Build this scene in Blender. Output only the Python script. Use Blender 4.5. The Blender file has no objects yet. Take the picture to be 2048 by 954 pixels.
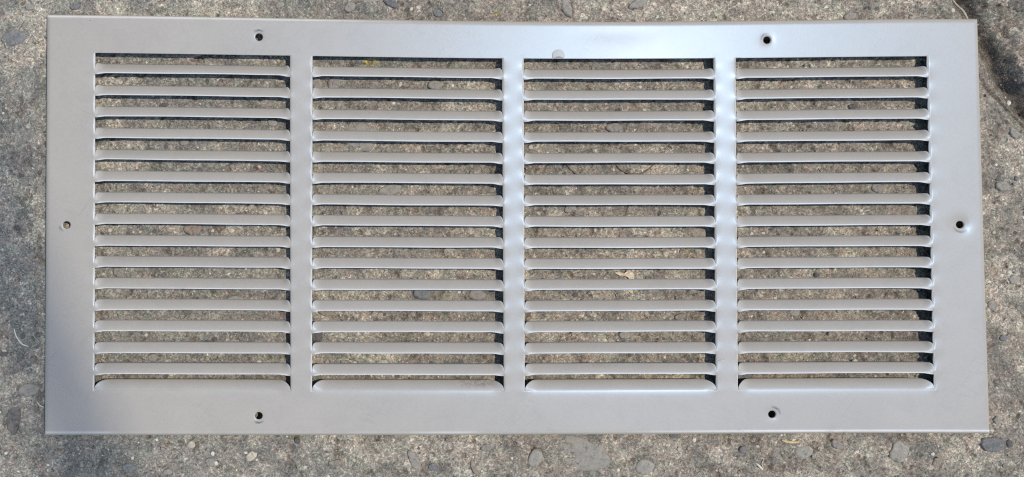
import bpy, bmesh, math, random
import numpy as np
from mathutils import Vector, Matrix, Euler

# ------------------------------------------------------------------ camera
sc = bpy.context.scene
C = bpy.context.collection
S = 0.00043                      # metres per unit of the measuring grid
F = 1700.0                       # camera distance / focal length in grid units
PP = (643.437, 362.917)          # principal point of the cropped photograph
ROT = (0.0227507788, -0.013906785, 0.00300793698)
H = 26.0                         # height of the grille's face over the concrete (grid units)
OX, OY = 415.0, -37.0            # world origin under the middle of the grille

cam_d = bpy.data.cameras.new('camera')
cam = bpy.data.objects.new('camera', cam_d)
C.objects.link(cam)
cam.location = (-OX * S, -OY * S, (F + H) * S)
cam.rotation_euler = ROT
cam_d.sensor_fit = 'HORIZONTAL'
cam_d.sensor_width = 36.0
cam_d.lens = 36.0 * F / 2048.0
cam_d.shift_x = (1024.0 - PP[0]) / 2048.0
cam_d.shift_y = (PP[1] - 477.0) / 2048.0
cam_d.clip_start = 0.01
cam_d.clip_end = 100.0
sc.camera = cam

# ------------------------------------------------------------------ light
SUN = Vector((0.385, 0.15, 1.0)).normalized()      # direction towards the sun
w = bpy.data.worlds.new('World')
sc.world = w
w.use_nodes = True
wn = w.node_tree
bg = wn.nodes['Background']
sky = wn.nodes.new('ShaderNodeTexSky')
sky.sky_type = 'NISHITA'
sky.sun_disc = False
sky.sun_elevation = math.asin(SUN.z)
sky.sun_rotation = math.atan2(SUN.x, SUN.y)
wn.links.new(sky.outputs[0], bg.inputs[0])
bg.inputs[1].default_value = 0.14
sky.dust_density = 0.5
sky.air_density = 1.5
sl = bpy.data.lights.new('sun', 'SUN')
sl.energy = 2.95
sl.angle = math.radians(0.53)
sl.color = (1.0, 0.925, 0.80)
so = bpy.data.objects.new('sun', sl)
so.rotation_euler = SUN.to_track_quat('Z', 'Y').to_euler()
so.location = SUN * 3
C.objects.link(so)
sc.view_settings.view_transform = 'Standard'
sc.view_settings.look = 'None'
sc.view_settings.exposure = 0.1
sc.view_settings.gamma = 1.0
sc.view_settings.use_curve_mapping = False
sc.cycles.use_denoising = False
sc.cycles.filter_width = 1.15
sc.cycles.use_adaptive_sampling = False

# ------------------------------------------------------------------ measuring helpers
_R = np.array(Euler(ROT, 'XYZ').to_matrix())


def cast(px, py, z):
    """points measured in the photograph -> world x, y on the plane z (all in grid units)"""
    px = np.asarray(px, float); py = np.asarray(py, float)
    d = np.stack([(px - PP[0]) / F, -(py - PP[1]) / F, -np.ones_like(px)], -1) @ _R.T
    k = (F + H - z) / -d[..., 2]
    return d[..., 0] * k - OX, d[..., 1] * k - OY


def new_obj(name, verts, faces, mat=None, parent=None, smooth=True, kind=None):
    me = bpy.data.meshes.new(name)
    me.from_pydata(verts, [], faces)
    me.update()
    if smooth:
        me.polygons.foreach_set('use_smooth', [True] * len(me.polygons))
    if mat:
        me.materials.append(mat)
    o = bpy.data.objects.new(name, me)
    C.objects.link(o)
    if parent:
        o.parent = parent
    if kind:
        o['kind'] = kind
    return o


def tag(o, label, cat, group=None):
    o['label'] = label
    o['category'] = cat
    if group:
        o['group'] = group
    return o


def sstep(a, b, x):
    t = np.clip((x - a) / (b - a), 0, 1)
    return t * t * (3 - 2 * t)


class Noise:
    def __init__(self, seed):
        r = np.random.RandomState(seed)
        self.g = r.rand(256, 256) * 2 - 1
        self.a = r.rand() * 6.28
        self.o = r.rand(2) * 97

    def __call__(self, x, y, lam):
        c, s = math.cos(self.a), math.sin(self.a)
        u = (x * c - y * s) / lam + self.o[0]
        v = (x * s + y * c) / lam + self.o[1]
        i = np.floor(u).astype(int); j = np.floor(v).astype(int)
        fu = u - i; fv = v - j
        fu = fu * fu * fu * (fu * (fu * 6 - 15) + 10); fv = fv * fv * fv * (fv * (fv * 6 - 15) + 10)
        i0 = i & 255; i1 = (i + 1) & 255; j0 = j & 255; j1 = (j + 1) & 255
        g = self.g
        return (g[i0, j0] * (1 - fu) + g[i1, j0] * fu) * (1 - fv) + (g[i0, j1] * (1 - fu) + g[i1, j1] * fu) * fv


NZ = [Noise(k + 11) for k in range(24)]


# ------------------------------------------------------------------ node helpers
def mat_new(name):
    m = bpy.data.materials.new(name)
    m.use_nodes = True
    nt = m.node_tree
    return m, nt, nt.nodes['Principled BSDF']


def nd(nt, t, **kw):
    n = nt.nodes.new(t)
    for k, v in kw.items():
        setattr(n, k, v)
    return n


def ramp(nt, src, stops):
    r = nd(nt, 'ShaderNodeValToRGB')
    el = r.color_ramp.elements
    el[0].position = stops[0][0]; el[0].color = stops[0][1]
    el[1].position = stops[-1][0]; el[1].color = stops[-1][1]
    for p, c in stops[1:-1]:
        e = el.new(p); e.color = c
    nt.links.new(src, r.inputs[0])
    return r.outputs[0]


def mixc(nt, fac, a, b, mode='MIX'):
    m = nd(nt, 'ShaderNodeMix', data_type='RGBA', blend_type=mode)
    for s, v in ((m.inputs[0], fac), (m.inputs[6], a), (m.inputs[7], b)):
        if isinstance(v, (int, float)):
            s.default_value = v
        elif isinstance(v, tuple):
            s.default_value = v
        else:
            nt.links.new(v, s)
    return m.outputs[2]


def mth(nt, op, a, b=None, clamp=False):
    m = nd(nt, 'ShaderNodeMath', operation=op, use_clamp=clamp)
    for s, v in ((m.inputs[0], a), (m.inputs[1], b)):
        if v is None:
            continue
        if isinstance(v, (int, float)):
            s.default_value = v
        else:
            nt.links.new(v, s)
    return m.outputs[0]


def noise(nt, vec, lam, detail=4, rough=0.6, dist=0.0, typ='FBM'):
    n = nd(nt, 'ShaderNodeTexNoise')
    n.noise_type = typ
    n.inputs['Scale'].default_value = 1.0 / lam
    n.inputs['Detail'].default_value = detail
    n.inputs['Roughness'].default_value = rough
    n.inputs['Distortion'].default_value = dist
    nt.links.new(vec, n.inputs['Vector'])
    return n.outputs[0]


def coords(nt, obj=True):
    tc = nd(nt, 'ShaderNodeTexCoord')
    mp = nd(nt, 'ShaderNodeMapping')
    mp.inputs['Scale'].default_value = (1 / S, 1 / S, 1 / S)
    nt.links.new(tc.outputs['Object' if obj else 'Generated'], mp.inputs['Vector'])
    return mp.outputs[0]


def attr(nt, name):
    a = nd(nt, 'ShaderNodeAttribute')
    a.attribute_name = name
    return a.outputs['Fac']


def g3(v, a=1.0):
    return (v[0], v[1], v[2], a)


# ------------------------------------------------------------------ materials
def make_concrete():
    m, nt, b = mat_new('rough_concrete')
    v = coords(nt)
    big = noise(nt, v, 230, 5, 0.6)
    med = noise(nt, v, 46, 6, 0.68, 0.6)
    col = ramp(nt, big, [(0.30, g3((0.205, 0.185, 0.162))), (0.70, g3((0.285, 0.248, 0.202)))])
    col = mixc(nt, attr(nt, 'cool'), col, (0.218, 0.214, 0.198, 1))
    medm = ramp(nt, med, [(0.36, (0.70, 0.70, 0.71, 1)), (0.5, (1, 1, 1, 1)), (0.66, (1.22, 1.2, 1.15, 1))])
    col = mixc(nt, 1.0, col, medm, 'MULTIPLY')
    # pale sandy mortar and dark grey patches
    crumb = noise(nt, v, 9, 5, 0.75, 1.2)
    sf = mth(nt, 'MULTIPLY', attr(nt, 'sand'), ramp(nt, crumb, [(0.40, (0, 0, 0, 1)), (0.60, (1, 1, 1, 1))]))
    col = mixc(nt, sf, col, (0.45, 0.40, 0.325, 1))
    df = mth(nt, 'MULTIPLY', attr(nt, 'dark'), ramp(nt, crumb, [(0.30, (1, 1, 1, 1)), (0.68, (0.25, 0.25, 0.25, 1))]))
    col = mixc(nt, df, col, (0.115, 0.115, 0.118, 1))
    col = mixc(nt, mth(nt, 'MULTIPLY', attr(nt, 'yellow'), ramp(nt, crumb, [(0.50, (0, 0, 0, 1)), (0.58, (1, 1, 1, 1))])),
               col, (0.42, 0.36, 0.05, 1))
    col = mixc(nt, mth(nt, 'MULTIPLY', attr(nt, 'red'), ramp(nt, crumb, [(0.44, (0, 0, 0, 1)), (0.56, (1, 1, 1, 1))])),
               col, (0.23, 0.05, 0.04, 1))
    col = mixc(nt, mth(nt, 'MULTIPLY', attr(nt, 'soil_shade'), ramp(nt, crumb, [(0.32, (1, 1, 1, 1)), (0.66, (0.45, 0.45, 0.45, 1))])), col, (0.105, 0.083, 0.062, 1))  # brown dirt plus shade painted into the gully, fissures and pits
    # grain: curly ridges, sand grains
    rid = noise(nt, v, 9.5, 3, 0.62, 2.0)
    grain = ramp(nt, rid, [(0.30, (0.42, 0.41, 0.40, 1)), (0.46, (0.88, 0.87, 0.86, 1)), (0.55, (1.10, 1.09, 1.07, 1)), (0.68, (2.0, 1.95, 1.82, 1))])
    col = mixc(nt, 0.9, col, grain, 'MULTIPLY')
    fine = noise(nt, v, 2.6, 2, 0.6)
    fg = ramp(nt, fine, [(0.3, (0.74, 0.74, 0.74, 1)), (0.7, (1.26, 1.26, 1.26, 1))])
    col = mixc(nt, 0.8, col, fg, 'MULTIPLY')
    curl = noise(nt, v, 13, 2, 0.55, 1.8)
    cg = noise(nt, v, 40, 3, 0.6)
    cl = ramp(nt, curl, [(0.462, (1, 1, 1, 1)), (0.492, (0.42, 0.41, 0.40, 1)), (0.506, (0.42, 0.41, 0.40, 1)), (0.524, (1.22, 1.2, 1.15, 1)), (0.56, (1, 1, 1, 1))])
    col = mixc(nt, ramp(nt, cg, [(0.42, (0.1, 0.1, 0.1, 1)), (0.58, (0.85, 0.85, 0.85, 1))]), col, mixc(nt, 1.0, col, cl, 'MULTIPLY'))
    hue = noise(nt, v, 34, 4, 0.7, 0.8)
    col = mixc(nt, 1.0, col, ramp(nt, hue, [(0.34, (0.93, 1.0, 0.95, 1)), (0.5, (1, 1, 1, 1)), (0.66, (1.07, 0.98, 0.95, 1))]), 'MULTIPLY')
    hue2 = noise(nt, v, 13, 4, 0.75, 1.5)
    col = mixc(nt, 1.0, col, ramp(nt, hue2, [(0.32, (0.58, 0.58, 0.59, 1)), (0.46, (0.97, 0.97, 0.97, 1)), (0.56, (1.03, 1.03, 1.03, 1)), (0.70, (1.42, 1.38, 1.28, 1))]), 'MULTIPLY')
    # speckles: pale and dark sand grains
    for lam, thr, c, pick in ((12, 0.13, (0.62, 0.58, 0.50, 1), 0.84), (10, 0.15, (0.075, 0.07, 0.068, 1), 0.86), (19, 0.13, (0.52, 0.47, 0.38, 1), 0.88), (26, 0.12, (0.10, 0.098, 0.098, 1), 0.9)):
        vo = nd(nt, 'ShaderNodeTexVoronoi')
        vo.inputs['Scale'].default_value = 1.0 / lam
        wv = nd(nt, 'ShaderNodeVectorMath', operation='ADD')
        nt.links.new(v, wv.inputs[0])
        nn = nd(nt, 'ShaderNodeTexNoise'); nn.inputs['Scale'].default_value = 0.22
        nt.links.new(v, nn.inputs['Vector'])
        sc_ = nd(nt, 'ShaderNodeVectorMath', operation='SCALE'); sc_.inputs['Scale'].default_value = 5.0
        nt.links.new(nn.outputs['Color'], sc_.inputs[0]); nt.links.new(sc_.outputs[0], wv.inputs[1])
        nt.links.new(wv.outputs[0], vo.inputs['Vector'])
        sx = nd(nt, 'ShaderNodeSeparateColor'); nt.links.new(vo.outputs['Color'], sx.inputs[0])
        near = mth(nt, 'LESS_THAN', vo.outputs['Distance'], mth(nt, 'MULTIPLY', sx.outputs[1], thr * 2))
        on = mth(nt, 'MULTIPLY', near, mth(nt, 'GREATER_THAN', sx.outputs[0], pick))
        col = mixc(nt, mth(nt, 'MULTIPLY', on, 0.85), col, c)
    nt.links.new(col, b.inputs['Base Color'])
    b.inputs['Roughness'].default_value = 0.92
    b.inputs['Specular IOR Level'].default_value = 0.25
    bp = nd(nt, 'ShaderNodeBump')
    bp.inputs['Strength'].default_value = 0.9
    bp.inputs['Distance'].default_value = 1.8 * S
    hsum = mth(nt, 'ADD', mth(nt, 'MULTIPLY', rid, 1.0), mth(nt, 'MULTIPLY', fine, 0.5))
    nt.links.new(hsum, bp.inputs['Height'])
    nt.links.new(bp.outputs[0], b.inputs['Normal'])
    return m


def make_stone(name, col, var=0.36, dust=0.9):
    m, nt, b = mat_new(name)
    v = coords(nt)
    oi = nd(nt, 'ShaderNodeObjectInfo')
    n1 = noise(nt, v, 9, 5, 0.7, 0.8)
    c = ramp(nt, n1, [(0.3, g3([x * (1 - var) for x in col])), (0.55, g3(col)), (0.75, g3([min(1, x * (1 + 1.4 * var)) for x in col]))])
    n2 = noise(nt, v, 4.0, 3, 0.7)
    c = mixc(nt, 0.9, c, ramp(nt, n2, [(0.3, (0.5, 0.5, 0.5, 1)), (0.5, (1, 1, 1, 1)), (0.7, (1.6, 1.58, 1.52, 1))]), 'MULTIPLY')
    # mortar dust left on the stone
    n3 = noise(nt, v, 14, 6, 0.75, 1.2)
    c = mixc(nt, ramp(nt, n3, [(0.36, (0, 0, 0, 1)), (0.60, (dust, dust, dust, 1))]), c, (0.30, 0.265, 0.215, 1))
    nt.links.new(c, b.inputs['Base Color'])
    b.inputs['Roughness'].default_value = 0.8
    b.inputs['Specular IOR Level'].default_value = 0.3
    bp = nd(nt, 'ShaderNodeBump'); bp.inputs['Strength'].default_value = 0.5; bp.inputs['Distance'].default_value = 1.0 * S
    nt.links.new(mth(nt, 'ADD', n1, mth(nt, 'MULTIPLY', n2, 0.4)), bp.inputs['Height'])
    nt.links.new(bp.outputs[0], b.inputs['Normal'])
    return m


def make_paint():
    m, nt, b = mat_new('satin_grey_paint')
    v = coords(nt)
    col = (0.376, 0.334, 0.280, 1)
    n1 = noise(nt, v, 160, 4, 0.6)
    c = mixc(nt, 1.0, col, ramp(nt, n1, [(0.3, (0.965, 0.968, 0.97, 1)), (0.7, (1.03, 1.025, 1.02, 1))]), 'MULTIPLY')
    n2 = noise(nt, v, 5, 3, 0.7)
    c = mixc(nt, 1.0, c, ramp(nt, n2, [(0.3, (0.96, 0.96, 0.96, 1)), (0.7, (1.04, 1.04, 1.04, 1))]), 'MULTIPLY')
    # dust lying in streaks along the slats, brown dirt, rubbed screw marks
    mp = nd(nt, 'ShaderNodeMapping'); mp.inputs['Scale'].default_value = (0.06, 1, 1)
    nt.links.new(v, mp.inputs['Vector'])
    n3 = noise(nt, mp.outputs[0], 3.5, 4, 0.7, 0.4)
    dust = mth(nt, 'MULTIPLY', attr(nt, 'dust'), ramp(nt, n3, [(0.35, (0, 0, 0, 1)), (0.7, (1, 1, 1, 1))]))
    c = mixc(nt, mth(nt, 'MULTIPLY', dust, 0.18), c, (0.30, 0.285, 0.25, 1))
    n4 = noise(nt, v, 7, 5, 0.75, 1.0)
    dirt = mth(nt, 'MULTIPLY', attr(nt, 'dirt'), ramp(nt, n4, [(0.42, (0, 0, 0, 1)), (0.60, (1, 1, 1, 1))]))
    c = mixc(nt, dirt, c, (0.17, 0.115, 0.08, 1))
    c = mixc(nt, attr(nt, 'edge'), c, (0.74, 0.72, 0.69, 1))  # pale glints along the edges, painted into the base colour
    c = mixc(nt, attr(nt, 'wear'), c, (0.09, 0.085, 0.085, 1))
    # tiny dark specks
    vo = nd(nt, 'ShaderNodeTexVoronoi'); vo.inputs['Scale'].default_value = 1 / 60.0
    nt.links.new(v, vo.inputs['Vector'])
    sx = nd(nt, 'ShaderNodeSeparateColor'); nt.links.new(vo.outputs['Color'], sx.inputs[0])
    on = mth(nt, 'MULTIPLY', mth(nt, 'LESS_THAN', vo.outputs['Distance'], mth(nt, 'MULTIPLY', sx.outputs[1], 0.04)),
             mth(nt, 'GREATER_THAN', sx.outputs[0], 0.55))
    c = mixc(nt, mth(nt, 'MULTIPLY', on, 0.7), c, (0.16, 0.14, 0.12, 1))
    # fine scratches in two directions
    for ang, lx, ly, seed in ((0.35, 0.018, 0.55, 0.0), (-0.9, 0.022, 0.6, 40.0)):
        m2 = nd(nt, 'ShaderNodeMapping'); m2.inputs['Rotation'].default_value = (0, 0, ang); m2.inputs['Location'].default_value = (seed, seed, 0)
        m3 = nd(nt, 'ShaderNodeMapping'); m3.inputs['Scale'].default_value = (lx, ly, 1)
        nt.links.new(v, m2.inputs['Vector']); nt.links.new(m2.outputs[0], m3.inputs['Vector'])
        ns = noise(nt, m3.outputs[0], 1.0, 2, 0.5, 0.3)
        gate = noise(nt, v, 120, 3, 0.6)
        sc2 = mth(nt, 'MULTIPLY', ramp(nt, ns, [(0.62, (0, 0, 0, 1)), (0.68, (1, 1, 1, 1))]), ramp(nt, gate, [(0.50, (0, 0, 0, 1)), (0.60, (1, 1, 1, 1))]))
        c = mixc(nt, mth(nt, 'MULTIPLY', sc2, 0.38), c, (0.24, 0.23, 0.22, 1))
    # thin settled dust
    n5 = noise(nt, v, 55, 6, 0.72, 1.0)
    c = mixc(nt, ramp(nt, n5, [(0.5, (0, 0, 0, 1)), (0.72, (0.34, 0.34, 0.34, 1))]), c, (0.31, 0.275, 0.225, 1))
    # back of the pressing: dusty, and darkened to cut light bounced into the slots
    geo = nd(nt, 'ShaderNodeNewGeometry')
    c = mixc(nt, geo.outputs['Backfacing'], c, (0.075, 0.068, 0.058, 1))
    nt.links.new(c, b.inputs['Base Color'])
    b.inputs['Roughness'].default_value = 0.40
    rr = nd(nt, 'ShaderNodeMapRange'); rr.inputs[3].default_value = 0.35; rr.inputs[4].default_value = 0.43
    nt.links.new(n1, rr.inputs[0])
    nt.links.new(mth(nt, 'ADD', rr.outputs[0], mth(nt, 'MULTIPLY', dust, 0.25)), b.inputs['Roughness'])
    b.inputs['Specular IOR Level'].default_value = 0.78
    b.inputs['Specular Tint'].default_value = (0.34, 0.60, 1.0, 1)
    b.inputs['Coat Weight'].default_value = 0.05
    b.inputs['Coat Roughness'].default_value = 0.22
    b.inputs['Coat IOR'].default_value = 1.42
    bp = nd(nt, 'ShaderNodeBump'); bp.inputs['Strength'].default_value = 0.12; bp.inputs['Distance'].default_value = 0.5 * S
    nt.links.new(n2, bp.inputs['Height'])
    nt.links.new(bp.outputs[0], b.inputs['Normal'])
    return m


def make_plain(name, col, rough=0.7, lam=5.0, var=0.3):
    m, nt, b = mat_new(name)
    v = coords(nt)
    n1 = noise(nt, v, lam, 4, 0.65)
    c = ramp(nt, n1, [(0.3, g3([x * (1 - var) for x in col])), (0.7, g3([min(1, x * (1 + var)) for x in col]))])
    nt.links.new(c, b.inputs['Base Color'])
    b.inputs['Roughness'].default_value = rough
    b.inputs['Specular IOR Level'].default_value = 0.3
    return m


M_CON = make_concrete()
M_PAINT = make_paint()
STONE = {
    'dark': make_stone('dark_stone', (0.105, 0.107, 0.115), 0.3, 0.3),
    'black': make_stone('black_stone', (0.05, 0.05, 0.057), 0.3, 0.4),
    'blue': make_stone('blue_grey_stone', (0.125, 0.135, 0.148), 0.35, 0.45),
    'grey': make_stone('grey_stone', (0.25, 0.238, 0.215)),
    'mid': make_stone('mid_grey_stone', (0.205, 0.197, 0.184)),
    'brown': make_stone('brown_stone', (0.17, 0.135, 0.108)),
    'red': make_stone('red_stone', (0.165, 0.10, 0.082)),
    'plum': make_stone('plum_stone', (0.165, 0.147, 0.148)),
    'cream': make_stone('cream_stone', (0.52, 0.46, 0.36), 0.15),
    'tan': make_stone('tan_stone', (0.38, 0.335, 0.265), 0.2),
    'white': make_stone('white_stone', (0.75, 0.72, 0.66), 0.1),
}

# ------------------------------------------------------------------ concrete ground
# embedded stones, measured in the photograph: x, y, half length, half width, angle, kind
STONES = [
    (30, 76, 25, 17, 18, 'blue'), (27, 838, 31, 14, 85, 'black'), (257, 937, 13, 10, 0, 'blue'), (135, 950, 11, 8, 20, 'dark'),
    (502, 914, 13, 9, 40, 'cream'), (382, 891, 8, 7, 0, 'cream'),
    (672, 927, 15, 6, 8, 'brown'), (829, 922, 21, 9, -58, 'mid'), (866, 935, 8, 7, 0, 'blue'), (949, 937, 17, 5, -65, 'brown'),
    (1071, 918, 19, 14, 60, 'grey'), (1155, 908, 66, 38, -6, 'mid'), (1290, 936, 19, 16, 20, 'grey'), (1487, 901, 7, 6.5, 0, 'blue'),
    (1676, 890, 13, 9, -30, 'plum'), (1803, 904, 24, 20, 60, 'grey'), (1988, 891, 27, 15, -8, 'dark'), (2022, 888, 8, 6, -70, 'black'),
    (1877, 925, 10, 8, 30, 'brown'), (782, 6, 17, 8, -25, 'dark'), (1133, 16, 20, 9, -65, 'mid'), (150, 12, 10, 8, 0, 'blue'),
    (1700, 33, 14, 8, 20, 'mid'), (2006, 372, 14, 10, 0, 'mid'), (2033, 357, 5, 5, 0, 'blue'), (2028, 266, 12, 8, -60, 'mid'),
    (33, 455, 6, 5, 0, 'black'), (42, 350, 5, 5, 0, 'black'), (80, 345, 5, 4, 40, 'black'), (11, 666, 7, 4, -40, 'red'), (58, 781, 21, 13, 5, 'mid'),
    (39, 714, 9, 6, 80, 'dark'), (7, 708, 9, 5, 0, 'black'), (60, 15, 8, 6, 0, 'grey'), (2030, 560, 11, 9, 0, 'grey'), (1985, 610, 8, 10, 0, 'mid'),
    (1998, 842, 8, 8, 0, 'mid'), (2008, 676, 8, 6, 0, 'blue'), (1610, 905, 20, 14, 20, 'grey'), (330, 903, 11, 4, -35, 'mid'), (370, 900, 9, 4, -35, 'mid'),
    (595, 882, 7, 6, -60, 'black'), (1350, 872, 9, 5, 0, 'dark'), (900, 880, 9, 4, 0, 'brown'), (975, 897, 12, 7, 0, 'plum'), (700, 14, 12, 9, 30, 'mid'),
    (875, 27, 9, 7, 0, 'blue'), (560, 10, 9, 6, 30, 'grey'), (1275, 8, 20, 9, 20, 'mid'), (420, 925, 10, 8, 0, 'mid'), (335, 945, 9, 6, 0, 'grey'),
    # seen through the slots
    (722, 272, 36, 32, 0, 'mid'), (845, 587, 19, 13, 0, 'blue'), (633, 670, 13, 15, 0, 'black'), (652, 625, 13, 8, -10, 'brown'),
    (386, 458, 18, 12, 10, 'red'), (668, 166, 20, 12, 65, 'plum'), (634, 168, 16, 10, -60, 'mid'), (305, 716, 9, 8, 0, 'mid'),
    (368, 284, 9, 8, 0, 'mid'), (1756, 375, 14, 10, 0, 'plum'), (1633, 550, 6, 4, 0, 'black'), (1489, 752, 17, 8, 10, 'dark'),
    (238, 545, 14, 10, -40, 'plum'), (327, 210, 9, 4, 10, 'black'), (955, 590, 18, 12, 0, 'mid'), (870, 170, 14, 10, 0, 'mid'),
    (545, 245, 10, 8, 0, 'grey'), (1705, 214, 9, 6, 0, 'black'), (1228, 255, 16, 11, 0, 'plum'), (1360, 633, 12, 6, 20, 'brown'),
    (780, 380, 22, 12, 15, 'mid'), (560, 355, 10, 8, 0, 'grey'), (1250, 670, 12, 8, 0, 'grey'), (1150, 590, 6, 5, 0, 'black'),
    (1140, 415, 14, 8, 40, 'mid'), (1680, 440, 14, 8, 0, 'grey'), (1590, 625, 10, 9, 0, 'grey'), (470, 600, 16, 8, 0, 'grey'),
]
random.seed(5)

axis_out = np.array([-9000, -5000, -3000, -1900, -1300, -900, -600, -420, -300, -220, -160, -120.])
gx = np.concatenate([axis_out - 0, np.arange(-90, 2142, 2.0), 2048 - axis_out[::-1]])
gy = np.concatenate([axis_out, np.arange(-80, 1040, 2.0), 954 - axis_out[::-1]])
PX, PY = np.meshgrid(gx, gy)
GXW, GYW = cast(PX, PY, 0.0) if False else (PX - 1024.0, 477.0 - PY)
# the ground sheet is laid out around the origin with the same spacing; measured points are cast onto it
GX0, GY0 = cast(np.array([0., 2048., 0.]), np.array([0., 0., 954.]), 0.0)


def gpos(px, py):
    return cast(px, py, 0.0)


cx0, cy0 = gpos(np.array([-90.]), np.array([-80.]))
cx1, cy1 = gpos(np.array([2142.]), np.array([1040.]))
GX = cx0[0] + (PX + 90) / 2232.0 * (cx1[0] - cx0[0])
GY = cy0[0] + (PY + 80) / 1120.0 * (cy1[0] - cy0[0])


def curve_dist(pts, X, Y):
    """distance to a polyline given in photograph points"""
    ax, ay = gpos(np.array([p[0] for p in pts], float), np.array([p[1] for p in pts], float))
    d = np.full(X.shape, 1e9)
    side = np.zeros(X.shape)
    for k in range(len(pts) - 1):
        ex, ey = ax[k + 1] - ax[k], ay[k + 1] - ay[k]
        L2 = ex * ex + ey * ey
        t = np.clip(((X - ax[k]) * ex + (Y - ay[k]) * ey) / L2, 0, 1)
        dx, dy = X - ax[k] - t * ex, Y - ay[k] - t * ey
        dd = np.hypot(dx, dy)
        near = dd < d
        side = np.where(near, np.sign(ex * (Y - ay[k]) - ey * (X - ax[k])), side)
        d = np.minimum(d, dd)
    return d, side


def blob(px, py, rx, ry, ang, X, Y):
    x, y = gpos(np.array([px], float), np.array([py], float))
    a = math.radians(ang)
    c, s = math.cos(a), math.sin(a)
    dx, dy = X - x[0], Y - y[0]
    return np.hypot((dx * c + dy * s) / rx, (-dx * s + dy * c) / ry)


n = NZ
hz = (n[0](GX, GY, 520) * 2.2 + n[1](GX, GY, 190) * 1.6 + n[2](GX, GY, 80) * 1.3 + n[3](GX, GY, 38) * 1.0
      + n[4](GX, GY, 19) * 1.0 + n[5](GX, GY, 10) * 1.0 + n[6](GX, GY, 5.5) * 0.95)
# curly ridges of the worn surface
rg = 1 - np.abs(n[7](GX + 5 * n[8](GX, GY, 14), GY + 5 * n[9](GX, GY, 14), 13))
hz += 1.7 * (rg ** 3 - 0.5)
# pits
pit = n[10](GX, GY, 17) + 0.5 * n[11](GX, GY, 7)
hz -= 4.0 * sstep(0.70, 1.1, pit)
# falls slightly towards the near edge
hz += -1.0 + GY / 420.0 * 3.2
wob = n[12](GX, GY, 26) * 9 + n[13](GX, GY, 11) * 5 + n[14](GX, GY, 60) * 8
# broken gully at the far right
gd, gs = curve_dist([(1890, -70), (1932, 5), (1962, 60), (1985, 105), (2003, 150), (2024, 185), (2075, 250), (2130, 330)], GX, GY)
gd = gd + wob * 0.55
hz -= 29 * np.exp(-(np.maximum(gd, 0) / 18.0) ** 2)
right = np.where(gs > 0, 1.0, 0.0)
hz += right * (sstep(2, 30, gd) * (1 - sstep(110, 200, gd))) * (n[10](GX, GY, 26) * 6.5 + n[4](GX, GY, 13) * 3.6 + n[6](GX, GY, 7) * 1.4)
hz += 13 * right * sstep(8, 40, gd) * (0.6 + 0.5 * n[2](GX, GY, 45)) * (1 - sstep(90, 240, gd))
cd, cs = curve_dist([(1955, 150), (1972, 178), (1998, 200), (2022, 226), (2060, 262)], GX, GY)
hz -= 7 * np.exp(-(np.maximum(cd + wob * 0.22, 0) / 3.0) ** 2)
for pts in ([(1238, 0), (1262, 14), (1284, 34), (1296, 60)], [(985, 918), (1000, 930), (1016, 952)], [(1018, 898), (1020, 918), (1030, 936)],
            [(1620, 893), (1640, 905), (1665, 935), (1690, 990)], [(1560, 905), (1575, 925)], [(1590, 505), (1600, 530)], [(1655, 742), (1660, 768)],
            [(1290, 560), (1300, 640), (1310, 660)], [(975, 330), (985, 360)], [(1950, 480), (1990, 560), (1985, 640)]):
    dd, _ = curve_dist(pts, GX, GY)
    hz -= 3.0 * np.exp(-(np.maximum(dd + wob * 0.25, 0) / 2.6) ** 2)
# beds of the embedded stones: dished, with a fine groove round each
for (px, py, a, b_, ang, kd) in STONES:
    r = blob(px, py, a, b_, ang, GX, GY) + wob * 0.018
    if kd in ('cream', 'white'):
        continue
    hz = np.where(r < 1.35, hz * 0.75, hz)
    hz -= 2.4 * np.exp(-((r - 1.05) / 0.13) ** 2)
# fissures and pitted patches
fi_ = np.abs(n[21](GX, GY, 70) + 0.45 * n[13](GX, GY, 22) + 0.2 * n[5](GX, GY, 9))
gate = sstep(0.05, 0.5, n[22](GX, GY, 120) + 0.3 * n[3](GX, GY, 38))
fis = np.exp(-(fi_ / 0.035) ** 2) * gate
hz -= 3.0 * fis
patch = sstep(-0.05, 0.45, n[23](GX, GY, 85) + 0.35 * n[16](GX, GY, 34))
hz += patch * (0.9 * n[6](GX, GY, 7.5) + 0.9 * n[9](GX, GY, 14))
holes = sstep(0.62, 0.95, n[19](GX, GY, 11) + 0.25 * n[6](GX, GY, 5.5)) * sstep(-.2, .4, n[22](GX, GY, 66))
hz -= 3.0 * holes
# keep the concrete clear of the louvres
inside = (PX > 60) & (PX < 2000) & (PY > 10) & (PY < 900)
hz = np.where(inside, np.minimum(hz, 4.5 + 0.2 * (hz - 4.5)), hz)

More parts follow.
